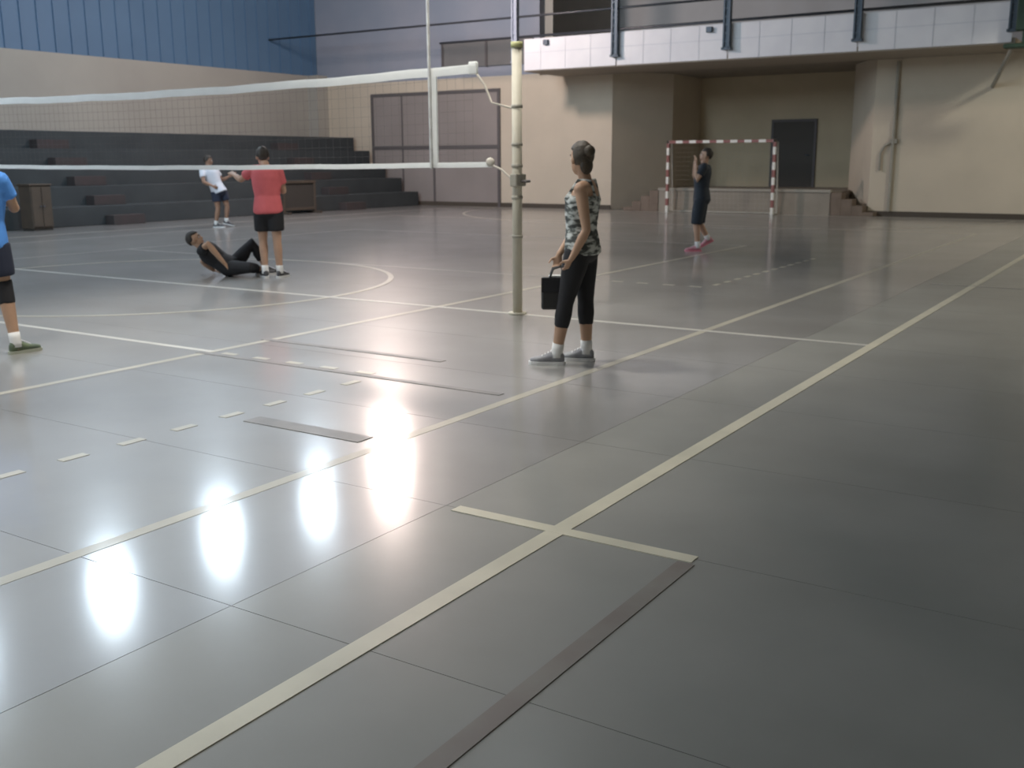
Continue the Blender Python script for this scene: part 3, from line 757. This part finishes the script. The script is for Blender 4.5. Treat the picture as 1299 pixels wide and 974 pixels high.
# player in blue at the side of the net: back to the photo
person('player in blue shirt, navy shorts and black knee pads walking at the net', None, (-7.83, 4.58, 0), dict(
    hipL=(-.13, .0, .86), hipR=(.045, .02, .86), shL=(-.19, .0, 1.37), shR=(.14, .02, 1.36), neck=(-.02, .0, 1.415), head=(-.0, .03, 1.54), face=(-.2, 1, 0),
    elL=(-.27, .08, 1.10), wrL=(-.22, .30, 1.05), palmL=(1, 0, 0), thumbL=(0, 0, 1), curlL=.5,
    elR=(.17, .14, 1.13), wrR=(.06, .34, 1.16), palmR=(-1, 0, 0), thumbR=(0, 0, 1), curlR=.5,
    knL=(-.16, .12, .47), knR=(.075, .03, .50), anL=(-.20, .05, .085), anR=(.145, -.02, .085), toeL=(-.1, 1, 0), toeR=(.55, .8, 0)),
    SKIN['tan'], HAIR, F_blue, M_navy, SH_green, F_sock, top_len=-.14, leg_len=.36, hs=.97, kneepad=True)
# player in black before the goal: weight on one leg, arms up at the face
person('player in black shirt and long shorts with arms raised before the goal', None, (-6.74, 16.15, 0), dict(
    hipL=(-.01, -.09, .84), hipR=(.05, .09, .84), shL=(.02, -.17, 1.36), shR=(.08, .17, 1.36), neck=(.05, .0, 1.41), head=(.075, .02, 1.545), face=(-.95, .25, .15),
    elL=(-.10, -.20, 1.15), wrL=(-.10, -.10, 1.40), handL=(.1, .1, 1), palmL=(-1, .2, .2), thumbL=(0, 1, 0), curlL=.2,
    elR=(-.06, .20, 1.16), wrR=(-.09, .09, 1.41), handR=(.1, -.1, 1), palmR=(-1, -.2, .2), thumbR=(0, -1, 0), curlR=.2,
    knL=(-.06, -.09, .46), knR=(.015, .09, .46), anL=(-.03, -.09, .085), anR=(.17, .09, .20), toeL=(-1, .1, 0), fupR=(-.45, 0, .8), toeR=(-.85, .1, -.48)),
    SKIN['light'], HAIR, M_blackblue, M_blackblue, SH_pink, F_sock, top_len=-.12, leg_len=.54, hs=.97, voxel=.009)

# the bag she holds
bg = empty('bag', (0, 0, 0), RZ); bg.location = V((-3.78, 6.60, 0)) + Matrix.Rotation(RZ, 3, 'Z') @ V((-.085, -.02, .41))
tag(bg, 'small square black bag carried in both hands by the woman', 'bag')
bm = bmesh.new(); bbox(bm, (-.105, -.045, 0), (.105, .045, .235), .012); obj('body', bm, M_rubber, bg)
bm = bmesh.new(); bbox(bm, (-.107, -.05, .13), (.107, -.044, .237), .002); obj('flap', bm, M_black, bg)
bm = bmesh.new(); bbox(bm, (-.05, -.03, .235), (.04, .03, .252), .004); obj('paper', bm, F_sock, bg)
for s in (-1, 1):
    bm = bmesh.new(); tube(bm, [(-.05, s * .035, .22), (-.02, s * .035, .30), (.04, s * .035, .315), (.075, s * .035, .22)], .008, 8); obj('handle', bm, M_rubber, bg, True)

# unseen second row, near side of the net, beams narrowed to keep the right-hand floor dim
for y in (-8.0, -4.5, -1.0, 2.5, 6.0, 9.5):
    lamp(-6.1, y, 7.0, False, 'warm white bell lamp hanging in the row nearer the side lines', 'lamps hanging in the second row', (1.0, .94, .84), 82, .45, NEAR_W if y > 3 else NEAR_W * (.72 if y > 0 else .4))

lamp(0.5, 22.3, 7.0, False, 'yellowish bell lamp hanging alone near the right-hand wall', None, (1.0, .96, .80), 138, .12, 700)
